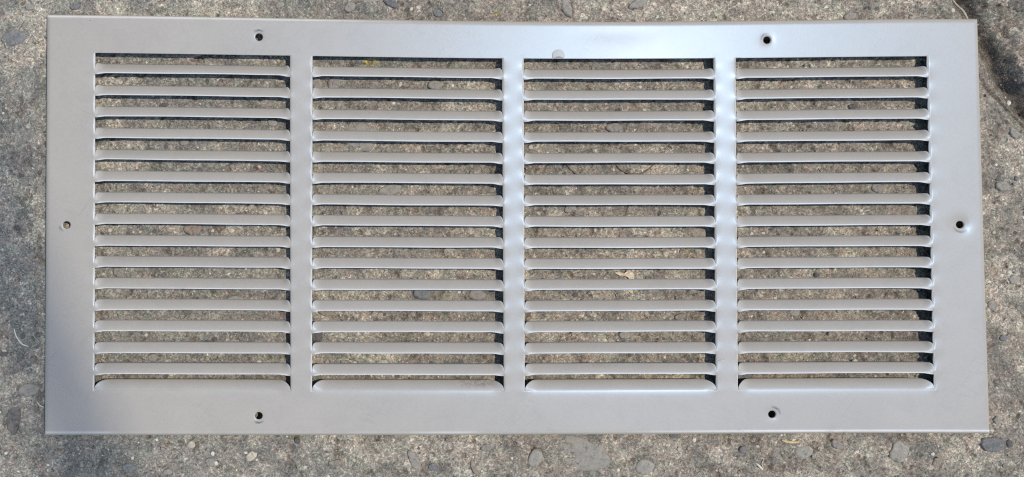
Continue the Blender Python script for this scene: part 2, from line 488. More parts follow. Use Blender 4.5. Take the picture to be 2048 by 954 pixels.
sand = sstep(0.15, 0.62, n[15](GX, GY, 95) * 0.7 + n[16](GX, GY, 34) * 0.55) * 0.95
for (px, py, rx, ry, ang, k) in [(1560, 12, 95, 24, 0, 1.1), (1650, 22, 60, 22, 0, 1.1), (1440, 8, 60, 16, 0, .9), (1985, 405, 40, 26, 20, .9), (2035, 300, 40, 30, 0, .9),
                                 (2005, 630, 34, 28, -30, 1), (2008, 850, 17, 32, -40, 1), (1778, 915, 18, 60, 25, 1), (1945, 925, 45, 26, 0, 1), (62, 112, 24, 18, 0, .9),
                                 (72, 12, 26, 20, 0, 1.), (895, 905, 40, 18, -30, .8), (770, 905, 34, 22, 0, .8), (480, 935, 70, 18, 0, .5), (250, 17, 16, 8, 20, 1),
                                 (1345, 900, 40, 20, 0, .7), (2020, 120, 30, 40, 0, .7), (2010, 40, 26, 30, 0, .7), (1530, 290, 40, 14, 0, .8), (1655, 290, 30, 14, 0, .8),
                                 (1790, 250, 40, 14, 0, .8), (1285, 462, 26, 12, 0, 1), (1255, 455, 30, 10, 0, .6), (815, 546, 16, 10, 0, 1.), (1522, 588, 9, 9, 0, 1.3),
                                 (1330, 170, 30, 16, 0, .6), (445, 420, 12, 12, 0, .9), (545, 420, 10, 10, 0, .9), (415, 712, 7, 8, 0, 1.3), (1690, 180, 60, 14, 0, .6)]:
    sand = np.maximum(sand, k * (1 - sstep(0.55, 1.25, blob(px, py, rx, ry, ang, GX, GY) + wob * 0.02)))
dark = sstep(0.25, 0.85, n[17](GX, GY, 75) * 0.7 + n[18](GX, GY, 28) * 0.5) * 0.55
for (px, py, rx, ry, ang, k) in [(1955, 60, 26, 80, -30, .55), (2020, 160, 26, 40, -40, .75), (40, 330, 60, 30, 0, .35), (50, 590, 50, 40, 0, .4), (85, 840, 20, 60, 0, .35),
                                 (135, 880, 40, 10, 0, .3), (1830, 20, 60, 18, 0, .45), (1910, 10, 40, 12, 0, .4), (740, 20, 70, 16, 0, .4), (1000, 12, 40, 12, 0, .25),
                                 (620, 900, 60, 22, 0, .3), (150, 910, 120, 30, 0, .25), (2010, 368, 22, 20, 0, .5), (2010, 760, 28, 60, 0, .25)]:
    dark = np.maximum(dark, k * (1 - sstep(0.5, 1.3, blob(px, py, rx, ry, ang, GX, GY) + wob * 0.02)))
soil_shade = 1.0 * np.exp(-(np.maximum(gd - 9, 0) / 19.0) ** 2) + 0.9 * np.exp(-(np.maximum(cd + wob * .22, 0) / 3.2) ** 2)  # dirt and painted-in shade along the gully and crack
soil_shade = np.maximum(soil_shade, right * (1 - sstep(50, 130, gd)) * 0.85 * sstep(-.1, .45, n[10](GX, GY, 26) * -0.8 - n[4](GX, GY, 13) * 0.6))
for (px, py, rx, ry, ang, k) in [(2012, 118, 14, 44, -28, .8), (1935, 25, 22, 30, -20, .55), (2030, 190, 16, 30, -35, .7), (1985, 60, 20, 14, 0, .5), (1850, 30, 60, 12, 0, .3)]:
    soil_shade = np.maximum(soil_shade, k * (1 - sstep(0.4, 1.3, blob(px, py, rx, ry, ang, GX, GY) + wob * 0.03)))
soil_shade = np.clip(np.maximum(soil_shade, np.maximum(0.75 * fis, 0.7 * np.maximum(holes, sstep(0.70, 1.1, pit)))), 0, 1)  # fissures and pits: dirt, with their shade painted in
sand *= (1 - 0.9 * np.exp(-(np.maximum(gd, 0) / 14.0) ** 2))
yel = np.zeros_like(sand); red = np.zeros_like(sand)
for (px, py, rx, ry) in [(994, 26, 8, 8), (745, 124, 24, 16), (788, 163, 6, 12), (728, 176, 8, 8), (972, 34, 4, 4), (1375, 503, 5, 8)]:
    yel = np.maximum(yel, 1 - sstep(0.6, 1.2, blob(px, py, rx, ry, 0, GX, GY) + wob * 0.03))
for (px, py, rx, ry) in [(517, 334, 9, 6), (230, 748, 20, 10)]:
    red = np.maximum(red, (1 - sstep(0.6, 1.2, blob(px, py, rx, ry, 0, GX, GY) + wob * 0.03)) * (0.9 if px > 400 else 0.35))
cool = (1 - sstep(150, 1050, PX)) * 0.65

ny, nx = GX.shape
idx = np.arange(nx * ny).reshape(ny, nx)
quads = np.stack([idx[1:, :-1], idx[1:, 1:], idx[:-1, 1:], idx[:-1, :-1]], -1).reshape(-1, 4)
me = bpy.data.meshes.new('concrete_ground')
nv, nf = nx * ny, len(quads)
me.vertices.add(nv)
me.vertices.foreach_set('co', (np.stack([GX, GY, hz], -1) * S).astype(np.float32).ravel())
me.loops.add(nf * 4)
me.loops.foreach_set('vertex_index', quads.astype(np.int32).ravel())
me.polygons.add(nf)
me.polygons.foreach_set('loop_start', np.arange(0, nf * 4, 4, dtype=np.int32))
me.polygons.foreach_set('loop_total', np.full(nf, 4, dtype=np.int32))
me.polygons.foreach_set('use_smooth', np.ones(nf, dtype=bool))
me.update(calc_edges=True)
for nm, ar in (('sand', sand), ('dark', dark), ('yellow', yel), ('red', red), ('cool', cool), ('soil_shade', soil_shade)):
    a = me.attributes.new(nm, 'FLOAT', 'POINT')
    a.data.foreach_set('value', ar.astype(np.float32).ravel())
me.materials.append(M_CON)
ground = bpy.data.objects.new('concrete_ground', me)
C.objects.link(ground)
ground['kind'] = 'structure'

_ix = np.searchsorted


def ground_z(x, y):
    """height of the concrete at a world point (grid units)"""
    px = (x - cx0[0]) / (cx1[0] - cx0[0]) * 2232.0 - 90
    py = (y - cy0[0]) / (cy1[0] - cy0[0]) * 1120.0 - 80
    i = int(np.clip(_ix(gx, px), 0, nx - 1)); j = int(np.clip(_ix(gy, py), 0, ny - 1))
    return float(hz[j, i])


def rock_mesh(name, rx, ry, rz, seed, sub=3, rough=0.24, cut=0.84):
    rnd = random.Random(seed)
    bm = bmesh.new()
    bmesh.ops.create_icosphere(bm, subdivisions=sub, radius=1.0)
    planes = []
    for k in range(7):
        a = rnd.uniform(0, 6.283)
        planes.append((Vector((math.cos(a), math.sin(a), rnd.uniform(-0.2, 0.5))).normalized(), rnd.uniform(cut, 1.0)))
    planes.append((Vector((rnd.uniform(-.12, .12), rnd.uniform(-.12, .12), 1)).normalized(), 0.62))
    ph = [rnd.uniform(0, 6.28) for _ in range(6)]
    for v in bm.verts:
        p = v.co.copy()
        k = 1 + rough * 0.5 * (math.sin(3.1 * p.x + ph[0]) * math.sin(2.7 * p.y + ph[1]) + 0.6 * math.sin(5.3 * p.y + ph[2]) * math.sin(4.9 * p.z + ph[3]) + 0.4 * math.sin(8 * p.x + ph[4]) * math.sin(7 * p.y + ph[5]))
        p *= k
        for nrm, d in planes:
            e = p.dot(nrm) - d
            if e > 0:
                p -= nrm * e * 0.85
        v.co = Vector((p.x * rx * S, p.y * ry * S, p.z * rz * S))
    m_ = bpy.data.meshes.new(name)
    bm.to_mesh(m_); bm.free()
    m_.polygons.foreach_set('use_smooth', [True] * len(m_.polygons))
    return m_


for k, (px, py, a, b_, ang, kd) in enumerate(STONES):
    x, y = gpos(np.array([px], float), np.array([py], float))
    rz = 0.42 * min(a, b_) + 1.5
    mesh = rock_mesh('stone', a * 1.06, b_ * 1.06, rz, 100 + k, 4 if a > 20 else 3)
    mesh.materials.append(STONE[kd])
    o = bpy.data.objects.new('stone', mesh)
    C.objects.link(o)
    o.parent = ground
    top = (2.5 if a < 40 else 0.9) if kd not in ('cream', 'white') else 2.4
    ca, sa = math.cos(math.radians(ang)), math.sin(math.radians(ang))
    base = np.mean([ground_z(x[0] + a * e * ca - b_ * g * sa, y[0] + a * e * sa + b_ * g * ca) for e, g in ((0, 0), (.6, 0), (-.6, 0), (0, .6), (0, -.6))])
    o.location = (x[0] * S, y[0] * S, (base + top - rz * 0.62) * S)
    o.rotation_euler = (random.uniform(-.05, .05), random.uniform(-.05, .05), math.radians(ang))

# sand grains and chips bedded in the surface: far too many to count
rs = np.random.RandomState(3)
ico = bmesh.new(); bmesh.ops.create_icosphere(ico, subdivisions=1, radius=1.0)
iv = np.array([v.co[:] for v in ico.verts]); fi = np.array([[v.index for v in f.verts] for f in ico.faces]); ico.free()
for nm, mk, cnt, lo, hi in (('pale_grit', 'white', 360, 0.8, 2.3), ('tan_grit', 'tan', 1300, 1.0, 3.0), ('dark_grit', 'mid', 600, 1.0, 2.4), ('grey_grit', 'grey', 1500, 1.2, 3.8)):
    vs, fs = [], []
    for q in range(cnt):
        px, py = rs.uniform(-80, 2130), rs.uniform(-70, 1030)
        x, y = gpos(np.array([px]), np.array([py]))
        r = lo + (hi - lo) * rs.rand() ** 2.2
        sc3 = np.array([r * rs.uniform(.7, 1.4), r * rs.uniform(.6, 1.1), r * rs.uniform(.4, .7)])
        a = rs.uniform(0, 6.28)
        p = iv * (1 + rs.uniform(-.22, .22, (len(iv), 1))) * sc3
        p = np.stack([p[:, 0] * math.cos(a) - p[:, 1] * math.sin(a), p[:, 0] * math.sin(a) + p[:, 1] * math.cos(a), p[:, 2]], 1)
        p += np.array([x[0], y[0], ground_z(x[0], y[0]) + 0.12 * r])
        fs.append(fi + len(vs) * len(iv)); vs.append(p)
    V = np.concatenate(vs) * S; FF = np.concatenate(fs)
    o = new_obj(nm, V.tolist(), FF.tolist(), STONE[mk], ground, True, 'stuff')

# ------------------------------------------------------------------ the grille
# face coordinates (s along, t down) -> photograph points, from measurements along the edges
SK = np.array([0, .0525, .2610, .2845, .4880, .5107, .7139, .7373, .9441, 1.0]) * 1870
FT = np.array([-0.0008, .0523, .2614, .2855, .4892, .5123, .7160, .7396, .9450, 1.0024])
FB = np.array([-0.0008, .0526, .2607, .2835, .4868, .5090, .7118, .7351, .9432, 1.0024])
HGT = 842.0
_bx = np.array([93, 190, 350, 580, 800, 1005, 1200, 1428, 1600, 1855, 1955.])
_bt = np.polyfit(_bx / 1000, [0, 0.3, 1.8, 4.6, 6.9, 8.2, 8.0, 5.9, 3.9, -1.2, -1.0], 5)
_bb = np.polyfit(_bx / 1000, [0, .6, .6, .4, .5, .4, -.4, -1.2, -1.8, -2.4, -1.6], 4)


def face_px(s, t):
    ft = np.interp(s, SK, FT); fb = np.interp(s, SK, FB)
    tt = (t - 82.0) / (747.0 - 82.0)
    fr = ft + (fb - ft) * tt
    q = t / HGT
    xl = 93 + (88 - 93) * q; xr = 1955 + (1980 - 1955) * q
    x = xl + (xr - xl) * fr
    y0 = 27.2 + 10 * (x - 93) / 1862; y1 = 872.5 - 1.5 * (x - 88) / 1892
    bow = np.polyval(_bt, x / 1000) * (1 - q) + np.polyval(_bb, x / 1000) * q
    return x, y0 + (y1 - y0) * q + bow


def face_xyz(s, t, z):
    s = np.asarray(s, float); t = np.asarray(t, float)
    px, py = face_px(s, t)
    x, y = cast(px, py, H)
    return np.stack([x * S, y * S, (np.broadcast_to(z, x.shape) + H) * S], -1)


def face_inv(px, py):
    s, t = px - 90., py - 30.
    for _ in range(12):
        a, b_ = face_px(np.array(s), np.array(t))
        s += px - a; t += py - b_
    return float(s), float(t)


COLS = [(SK[1], SK[2]), (SK[3], SK[4]), (SK[5], SK[6]), (SK[7], SK[8])]
T0, PITCH, OPEN = 77.2, 42.9, 30.0
NR = 16
TL = T0 + PITCH * 15 + OPEN          # line where the last tab of each column is bent down
HOLES = [(518, 74, 'tl'), (1534.5, 80, 'tr'), (133, 450, 'l'), (1923.0, 449.5, 'r'), (517.5, 832, 'bl'), (1545, 829, 'br')]
HO = [(*face_inv(x, y), k) for x, y, k in HOLES]
HR, HB = 7.6, 18.0


def zface(s, t):
    """relief of the pressed sheet: buckles, raised slat roots, dimples round the screw holes"""
    z = 0.55 * np.sin(s / 210.0 + 0.4) * np.cos(t / 260.0) + 0.5 * np.sin(s / 95.0 + t / 130.0) * 0.5
    # bars and margins worked by the press: up at every slat root, down beside every slot
    ph = (t - T0 - OPEN / 2) / PITCH * 2 * np.pi
    inr = sstep(T0 - 8, T0 + 12, t) * (1 - sstep(T0 + PITCH * 15 + 18, T0 + PITCH * 15 + 40, t))
    A = -1.0 * np.cos(ph) - 0.1
    for (a, b_) in COLS:
        d = np.minimum(np.abs(s - a), np.abs(s - b_))
        outside = (s <= a) | (s >= b_)
        z = z + np.where(outside, A * inr * np.exp(-d / 7.5), 0.0)
        cx = sstep(a, a + 22, s) * (1 - sstep(b_ - 22, b_, s))
        z = z - np.where((s > a) & (s < b_) & (t > TL - 0.01), 1.3 * cx * np.exp(-np.maximum(t - TL, 0) / 6.0), 0.0)
    for (hs, ht, k) in HO:
        r = np.hypot(s - hs, t - ht)
        dep, sg = {'r': (4.6, 15.0), 'tr': (1.6, 11.0), 'br': (1.3, 11.0), 'l': (0.9, 11.0)}.get(k, (1.0, 10.0))
        z = z - dep * np.exp(-(r / sg) ** 2)
    # small knocks
    z = z - 0.5 * np.exp(-(((s - 1130) / 70) ** 2 + ((t - 25) / 16) ** 2))
    return z


RB = 10.5


def edge_bend(s, t):
    e = np.minimum(np.minimum(s, 1870 - s), np.minimum(t, HGT - t))
    e = np.clip(e, 0, RB)
    return -(RB - np.sqrt(np.maximum(RB * RB - (RB - e) ** 2, 0)))


def dedupe(a):
    a = sorted(a)
    out = [a[0]]
    for v in a[1:]:
        if v - out[-1] > 0.35:
            out.append(v)
    return out


def axis(fixed, step):
    a = dedupe(fixed)
    out = []
    for u, v in zip(a[:-1], a[1:]):
        k = max(1, int(math.ceil((v - u) / step)))
        out += [u + (v - u) * i / k for i in range(k)]
    return np.array(out + [a[-1]])


bend = [0, 0.4, 1.2, 2.4, 4.0, 6.0, 8.2, RB, RB + 2.5]
sfix = list(bend) + [1870 - e for e in bend]
for a, b_ in COLS:
    for d in (0, 0.7, 1.5, 2.4, 3.4, 5, 8, 12, 16):
        sfix += [a - d, b_ + d]
for hs, ht, k in HO:
    sfix += [hs - HB, hs + HB]
tfix = list(bend) + [HGT - e for e in bend]
for k in range(NR):
    tk = T0 + PITCH * k
    tfix += [tk, tk + OPEN]
tfix += [T0 - 0.8, T0 - 1.8, T0 - 5, TL + 1.2, TL + 2.6, TL + 4.5, TL + 7.5, TL + 11]
for hs, ht, k in HO:
    tfix += [ht - HB, ht + HB]
# exact lines must survive the clean-up, so snap the screw-hole squares to the lines that stay
sax = axis(sfix, 7.0); tax = axis(tfix, 5.4)
SS, TT = np.meshgrid(sax, tax)
ZZ = zface(SS, TT) + edge_bend(SS, TT)
# rolled rims of the slots
for a, b_ in COLS:
    for k in range(NR):
        tk = T0 + PITCH * k
        inr = (TT > tk - 0.01) & (TT < tk + OPEN + 0.01)
        d = np.where(SS <= a, a - SS, np.where(SS >= b_, SS - b_, 99))
        ZZ = np.where(inr & (d < 3.4), ZZ - 1.5 * (1 - d / 3.4) ** 2, ZZ)
XYZ = face_xyz(SS, TT, ZZ)
mt, ms = SS.shape
vid = np.arange(mt * ms).reshape(mt, ms)
cs_ = (sax[:-1] + sax[1:]) / 2; ct_ = (tax[:-1] + tax[1:]) / 2
keep = np.ones((mt - 1, ms - 1), bool)
for a, b_ in COLS:
    ii = (cs_ > a) & (cs_ < b_)
    jj = (ct_ > T0) & (ct_ < T0 + PITCH * 15 + OPEN)
    keep[np.ix_(jj, ii)] = False
rects = []
for hs, ht, k in HO:
    i0 = int(np.argmin(np.abs(sax - (hs - HB)))); i1 = int(np.argmin(np.abs(sax - (hs + HB))))
    j0 = int(np.argmin(np.abs(tax - (ht - HB)))); j1 = int(np.argmin(np.abs(tax - (ht + HB))))
    keep[j0:j1, i0:i1] = False
    rects.append((i0, i1, j0, j1))
J, I = np.nonzero(keep)
faces = np.stack([vid[J + 1, I], vid[J + 1, I + 1], vid[J, I + 1], vid[J, I]], -1).tolist()
verts = XYZ.reshape(-1, 3).tolist()
wear = [0.0] * len(verts)
# screw holes: rings from the square patch to the round hole
for (hs, ht, kk), (i0, i1, j0, j1) in zip(HO, rects):
    loop = [(j0, i) for i in range(i0, i1)] + [(j, i1) for j in range(j0, j1)] + [(j1, i) for i in range(i1, i0, -1)] + [(j, i0) for j in range(j1, j0, -1)]
    # densify the ring so that the rim is round
    prev = [int(vid[j, i]) for j, i in loop]
    base = [(SS[j, i], TT[j, i]) for j, i in loop]
    N = len(base)
    for q in (0.15, 0.28, 0.38, 0.47, 0.55, 0.63, 0.71, 0.79, 0.86, 0.92, 0.97, 1.0):
        cur = []
        for (ps, pt) in base:
            an = math.atan2(pt - ht, ps - hs)
            rs_, rt_ = hs + HR * math.cos(an), ht + HR * math.sin(an)
            s_, t_ = ps + (rs_ - ps) * q, pt + (rt_ - pt) * q
            r = math.hypot(s_ - hs, t_ - ht)
            z = float(zface(np.array(s_), np.array(t_))) - 0.8 * max(0, 1 - (r - HR) / 2.2) ** 2
            verts.append(face_xyz(np.array([s_]), np.array([t_]), z)[0].tolist())
            # rubbed arcs left by screw heads
            dg = math.degrees(math.atan2(-(t_ - ht), s_ - hs))
            wv = 0.0
            arc = {'tl': (95, 40, 13.5), 'tr': (135, 45, 13.0), 'bl': (-92, 40, 13.5), 'br': (50, 45, 15.0), 'l': (-150, 28, 14.0), 'r': (-100, 60, 14.5)}[kk]
            da = abs((dg - arc[0] + 180) % 360 - 180)
            if da < arc[1] and abs(r - arc[2]) < 2.0:
                wv = {'tl': 1.0, 'tr': .8, 'bl': .9, 'br': .8, 'l': .6, 'r': .65}[kk] * (1 - da / arc[1] * 0.6)
            wear.append(wv)
            cur.append(len(verts) - 1)
        for a in range(N):
            b_ = (a + 1) % N
            faces.append([prev[a], cur[a], cur[b_], prev[b_]])
        prev = cur
    # wall of the hole
    cur = []
    for v_ in prev:
        p = verts[v_]
        verts.append([p[0], p[1], p[2] - 2.2 * S]); wear.append(0.0); cur.append(len(verts) - 1)
    for a in range(N):
        b_ = (a + 1) % N
        faces.append([prev[a], cur[a], cur[b_], prev[b_]])
# sheet thickness round each slot block and the turned-down outer flange
eu = {}
for f in faces:
    for a, b_ in zip(f, f[1:] + f[:1]):
        eu[(a, b_)] = True
bound = [(a, b_) for (a, b_) in eu if (b_, a) not in eu]
low = {}
sflat, tflat = SS.ravel(), TT.ravel()
ng = mt * ms
for a, b_ in bound:
    if a >= ng or b_ >= ng:
        continue
    sm, tm = (sflat[a] + sflat[b_]) / 2, (tflat[a] + tflat[b_]) / 2
    inner = 20 < sm < 1850 and T0 - 1 < tm < TL + 1
    if inner and (abs(tm - TL) < 0.1 or (tm > T0 and (tm - T0) % PITCH > OPEN and abs(tflat[a] - tflat[b_]) > 0.1)):
        continue                      # the tabs grow out of the sheet here
    q = []
    for v_ in (a, b_):
        if v_ not in low:
            s_, t_ = sflat[v_], tflat[v_]
            outer = s_ < .1 or s_ > 1869.9 or t_ < .1 or t_ > HGT - .1
            p = verts[v_]
            verts.append([p[0], p[1], (0.6 * S if outer else p[2] - 1.8 * S)]); wear.append(0.0)
            low[v_] = len(verts) - 1
        q.append(low[v_])
    faces.append([b_, a, q[0], q[1]])

grille = bpy.data.objects.new('return_air_grille', None)
grille.empty_display_size = 0.1
C.objects.link(grille)
tag(grille, 'pale grey painted steel air return grille lying flat on rough concrete', 'vent grille')
fr = new_obj('face_frame', verts, faces, M_PAINT, grille)
used = set(i for f in faces for i in f)


def put_attr(o, nm, vals):
    a = o.data.attributes.new(nm, 'FLOAT', 'POINT')
    a.data.foreach_set('value', np.asarray(vals, np.float32))


put_attr(fr, 'wear', wear)
co = np.zeros(len(verts))  # painted glints along the outer bends and slot rims
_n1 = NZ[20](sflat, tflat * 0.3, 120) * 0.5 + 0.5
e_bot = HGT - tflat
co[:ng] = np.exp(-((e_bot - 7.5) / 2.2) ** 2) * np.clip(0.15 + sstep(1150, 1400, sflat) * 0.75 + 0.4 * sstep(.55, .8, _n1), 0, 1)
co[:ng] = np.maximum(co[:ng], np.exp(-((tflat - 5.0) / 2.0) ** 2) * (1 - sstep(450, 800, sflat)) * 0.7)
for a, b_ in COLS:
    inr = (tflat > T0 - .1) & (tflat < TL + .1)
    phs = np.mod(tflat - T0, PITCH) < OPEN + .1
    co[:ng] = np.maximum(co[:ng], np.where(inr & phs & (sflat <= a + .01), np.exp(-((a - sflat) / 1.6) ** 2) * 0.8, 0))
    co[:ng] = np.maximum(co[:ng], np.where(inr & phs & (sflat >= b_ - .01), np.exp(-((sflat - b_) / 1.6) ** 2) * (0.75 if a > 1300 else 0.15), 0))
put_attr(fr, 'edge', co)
bm = bmesh.new(); bm.from_mesh(fr.data)
bmesh.ops.delete(bm, geom=[v for v in bm.verts if not v.link_faces], context='VERTS')
bm.to_mesh(fr.data); bm.free()
fr.data.polygons.foreach_set('use_smooth', [True] * len(fr.data.polygons))


# slats: pressed tabs, flat at both roots, twisted down between them
PROF = [(2.9, -1.9), (2.5, -0.9), (2.8, 0.05), (3.6, 0.4), (5.2, 0.2), (7.6, -0.8), (10.6, -2.8), (13.8, -5.2), (17.0, -7.9), (20.3, -10.7), (23.5, -13.5)]
ROOT = [(0.0, -1.2), (0.0, -0.5), (0.0, -0.15), (0.8, 0.0), (2.4, 0.0), (4.4, 0.0), (6.4, 0.0), (8.4, 0.0), (10.2, 0.0), (11.8, -0.2), (12.9, -0.5)]
rsl = np.random.RandomState(8)


def make_slat(ci, k, lip=False):
    a, b_ = COLS[ci]
    tr = T0 + PITCH * (k + 1)                 # lower side of the root
    L = b_ - a
    us = np.concatenate([[0, 1, 2.2, 3.8, 5.8, 8, 11, 14.5, 18, 22, 27, 33], np.linspace(45, L - 45, 12), L - np.array([33, 27, 22, 18, 14.5, 11, 8, 5.8, 3.8, 2.2, 1, 0])])
    jq = rsl.uniform(-.5, .5); jz = rsl.uniform(.86, 1.1); tw = rsl.uniform(-1.0, 1.0); sag = rsl.uniform(-.5, .9); w1 = rsl.uniform(0, 6.28)
    V = []; dust = []; dirt = []; edge = []
    rows = len(PROF)
    for u in us:
        d = min(u, L - u)
        for r in range(rows):
            f = r / (rows - 1)
            span = 24 * (1 - f) + 11 * f
            if f < .35:
                wq = wz = float(sstep(0, 1, d / 24.0))
            else:
                wq = min(1.0, d / 7.0); wq = math.sqrt(1 - (1 - wq) ** 2)
                wz = float(sstep(0, 1, d / 17.0))
            q0, z0 = ROOT[r]; q1, z1 = PROF[r]
            q1 = q1 + jq + tw * (u / L - .5) * (1 - f); z1 = z1 * (jz if f > .3 else 1)
            q1 += (sag * math.sin(u / L * math.pi) + 0.22 * math.sin(u / 37.0 + w1)) * (1 - 0.5 * f); z1 += 0.35 * math.sin(u / 53.0 + w1 * 2) * f      # a little sag along the middle
            q = q0 + (q1 - q0) * wq
            z = z0 + (z1 - z0) * wz
            if lip:
                l1 = [(0, 0), (.8, -.18), (1.8, -.45), (3.2, -.95), (5.0, -1.8), (7.2, -3.0), (9.8, -4.7), (12.6, -6.8), (15.4, -9.1), (18.0, -11.5), (20.3, -13.8)]
                l0 = [0, .1, .2, .35, .5, .65, .8, .95, 1.1, 1.25, 1.4]
                wq = min(1.0, d / 24.0); wq = math.sqrt(1 - (1 - wq) ** 2)
                wz = float(sstep(0, 1, d / 30.0))
                q = l0[r] + (l1[r][0] - l0[r]) * wq
                z = l1[r][1] * wz
            s_ = a + u
            t_ = (TL - q) if lip else (tr - q)
            ze = float(zface(np.array(a - 1e-4 if u < L / 2 else b_ + 1e-4), np.array(t_))) * math.exp(-d / 9.0) + float(0.55 * math.sin(s_ / 210.0 + 0.4) * math.cos(t_ / 260.0)) * (1 - math.exp(-d / 9.0))
            if lip:
                ze += -1.3 * float(sstep(0, 22, d))
            V.append((s_, t_, z + ze))
            dust.append(0.25 + 0.75 * f * sstep(0, 12, d) + (0.25 if k > 11 else 0))
            edge.append([.6, 1, 1, .85, 0.0][r] * float(sstep(0, 10, d)) * .8 if (r < 5 and not lip) else (0.35 if r == rows - 1 else 0.0))  # bright line painted on as a glint along the slat's lower side
            pxv = 0.0
            if lip and ci == 1:
                pxv = math.exp(-((u - 335) / 42) ** 2) * float(sstep(.3, .7, f)) * 0.75
            elif k == 14 and ci == 2:
                pxv = 0.5 * math.exp(-((u - 150) / 30) ** 2) * float(sstep(.6, 1, f))
            dirt.append(pxv)
    V = np.array(V)
    P = face_xyz(V[:, 0], V[:, 1], V[:, 2])
    nu = len(us)
    F_ = []
    for i in range(nu - 1):
        for r in range(rows - 1):
            v0 = i * rows + r
            F_.append([v0, v0 + rows, v0 + rows + 1, v0 + 1])
    # sheet thickness along the free edge
    base = len(P)
    ex = P.reshape(nu, rows, 3)[:, -1].copy()
    ex[:, 1] -= 1.0 * S; ex[:, 2] -= 1.3 * S
    P = np.concatenate([P, ex])
    for i in range(nu - 1):
        F_.append([i * rows + rows - 1, (i + 1) * rows + rows - 1, base + i + 1, base + i])
    o = new_obj('lip' if lip else 'slat', P.tolist(), F_, M_PAINT, grille)
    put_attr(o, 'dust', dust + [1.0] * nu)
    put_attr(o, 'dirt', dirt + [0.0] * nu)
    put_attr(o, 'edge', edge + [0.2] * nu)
    return o


for ci in range(4):
    for k in range(15):
        make_slat(ci, k)
    make_slat(ci, 15, lip=True)

# dried drop of clear glue on the top rail
gs, gt = face_inv(1117, 111)
gv = [face_xyz(np.array([gs]), np.array([gt]), 0.55)[0].tolist()]
gf = []
for q in range(28):
    a = q / 28 * 2 * math.pi
    for rr_, zz_ in ((9.5, 0.5), (11.0, 0.4), (12.4, 0.3)):
        gv.append(face_xyz(np.array([gs + rr_ * math.cos(a)]), np.array([min(gt + rr_ * math.sin(a), T0 - 1.2)]), zz_)[0].tolist())
for q in range(28):
    p, r_ = 1 + q * 3, 1 + ((q + 1) % 28) * 3
    gf += [[0, r_, p], [p, r_, r_ + 1, p + 1], [p + 1, r_ + 1, r_ + 2, p + 2]]
m_glue = make_plain('dried_glue', (0.378, 0.342, 0.292), 0.42, 6, 0.03)
m_glue.node_tree.nodes['Principled BSDF'].inputs['Specular IOR Level'].default_value = 0.5
m_glue.node_tree.nodes['Principled BSDF'].inputs['Specular Tint'].default_value = (0.34, 0.62, 1.0, 1)
new_obj('glue_drop', gv, gf, m_glue, grille)

# ------------------------------------------------------------------ loose bits on the concrete
M_STRAW = make_plain('straw', (0.50, 0.38, 0.20), 0.6, 4, 0.25)
M_PALE = make_plain('pale_fibre', (0.62, 0.58, 0.50), 0.6, 4, 0.2)
M_BROWN = make_plain('brown_root', (0.17, 0.125, 0.085), 0.8, 4, 0.3)
M_LEAF = make_plain('dry_leaf', (0.55, 0.46, 0.33), 0.7, 5, 0.3)
M_TWIG = make_plain('grey_twig', (0.42, 0.37, 0.29), 0.8, 5, 0.3)


def strand(name, pts, rad, mat, zs=None, flat=1.0, sides=6, plane=None, sub=6):
    """a thin strand through photograph points, lying on the concrete (or on the grille)"""
    P = []
    m_ = len(pts)
    for k in range((m_ - 1) * sub + 1):
        u = k / sub
        i = min(int(u), m_ - 2); f = u - i
        g = lambda j: np.array(pts[max(0, min(m_ - 1, j))], float)
        p = 0.5 * ((2 * g(i)) + (-g(i - 1) + g(i + 1)) * f + (2 * g(i - 1) - 5 * g(i) + 4 * g(i + 1) - g(i + 2)) * f * f + (-g(i - 1) + 3 * g(i) - 3 * g(i + 1) + g(i + 2)) * f ** 3)
        zz = plane if plane is not None else 0.0
        x, y = cast(np.array([p[0]]), np.array([p[1]]), zz)
        z = (plane if plane is not None else ground_z(x[0], y[0])) + (np.interp(u, range(m_), zs) if zs else 0.8)
        P.append((x[0], y[0], z))
    P = np.array(P)
    if plane is None:
        for _ in range(3):
            P[1:-1, 2] = (P[:-2, 2] + P[1:-1, 2] + P[2:, 2]) / 3
    o0 = P.mean(0)
    V, Fc = [], []
    n_ = len(P)
    for k in range(n_):
        d = P[min(k + 1, n_ - 1)] - P[max(k - 1, 0)]
        d = d / np.linalg.norm(d)
        sd = np.array([-d[1], d[0], 0]); sd /= np.linalg.norm(sd) + 1e-9
        tp = 1 - 0.55 * abs(2 * k / (n_ - 1) - 1) ** 3
        for q in range(sides):
            a = q / sides * 2 * math.pi
            V.append(((P[k] - o0) + sd * math.cos(a) * rad * tp + np.array([0, 0, 1]) * math.sin(a) * rad * tp * flat) * S)
    for k in range(n_ - 1):
        for q in range(sides):
            Fc.append([k * sides + q, k * sides + (q + 1) % sides, (k + 1) * sides + (q + 1) % sides, (k + 1) * sides + q])
    Fc.append(list(range(sides))[::-1]); Fc.append([(n_ - 1) * sides + q for q in range(sides)])
    o = new_obj(name, [v.tolist() for v in V], Fc, mat)
    o.location = (o0 * S).tolist()
    return o


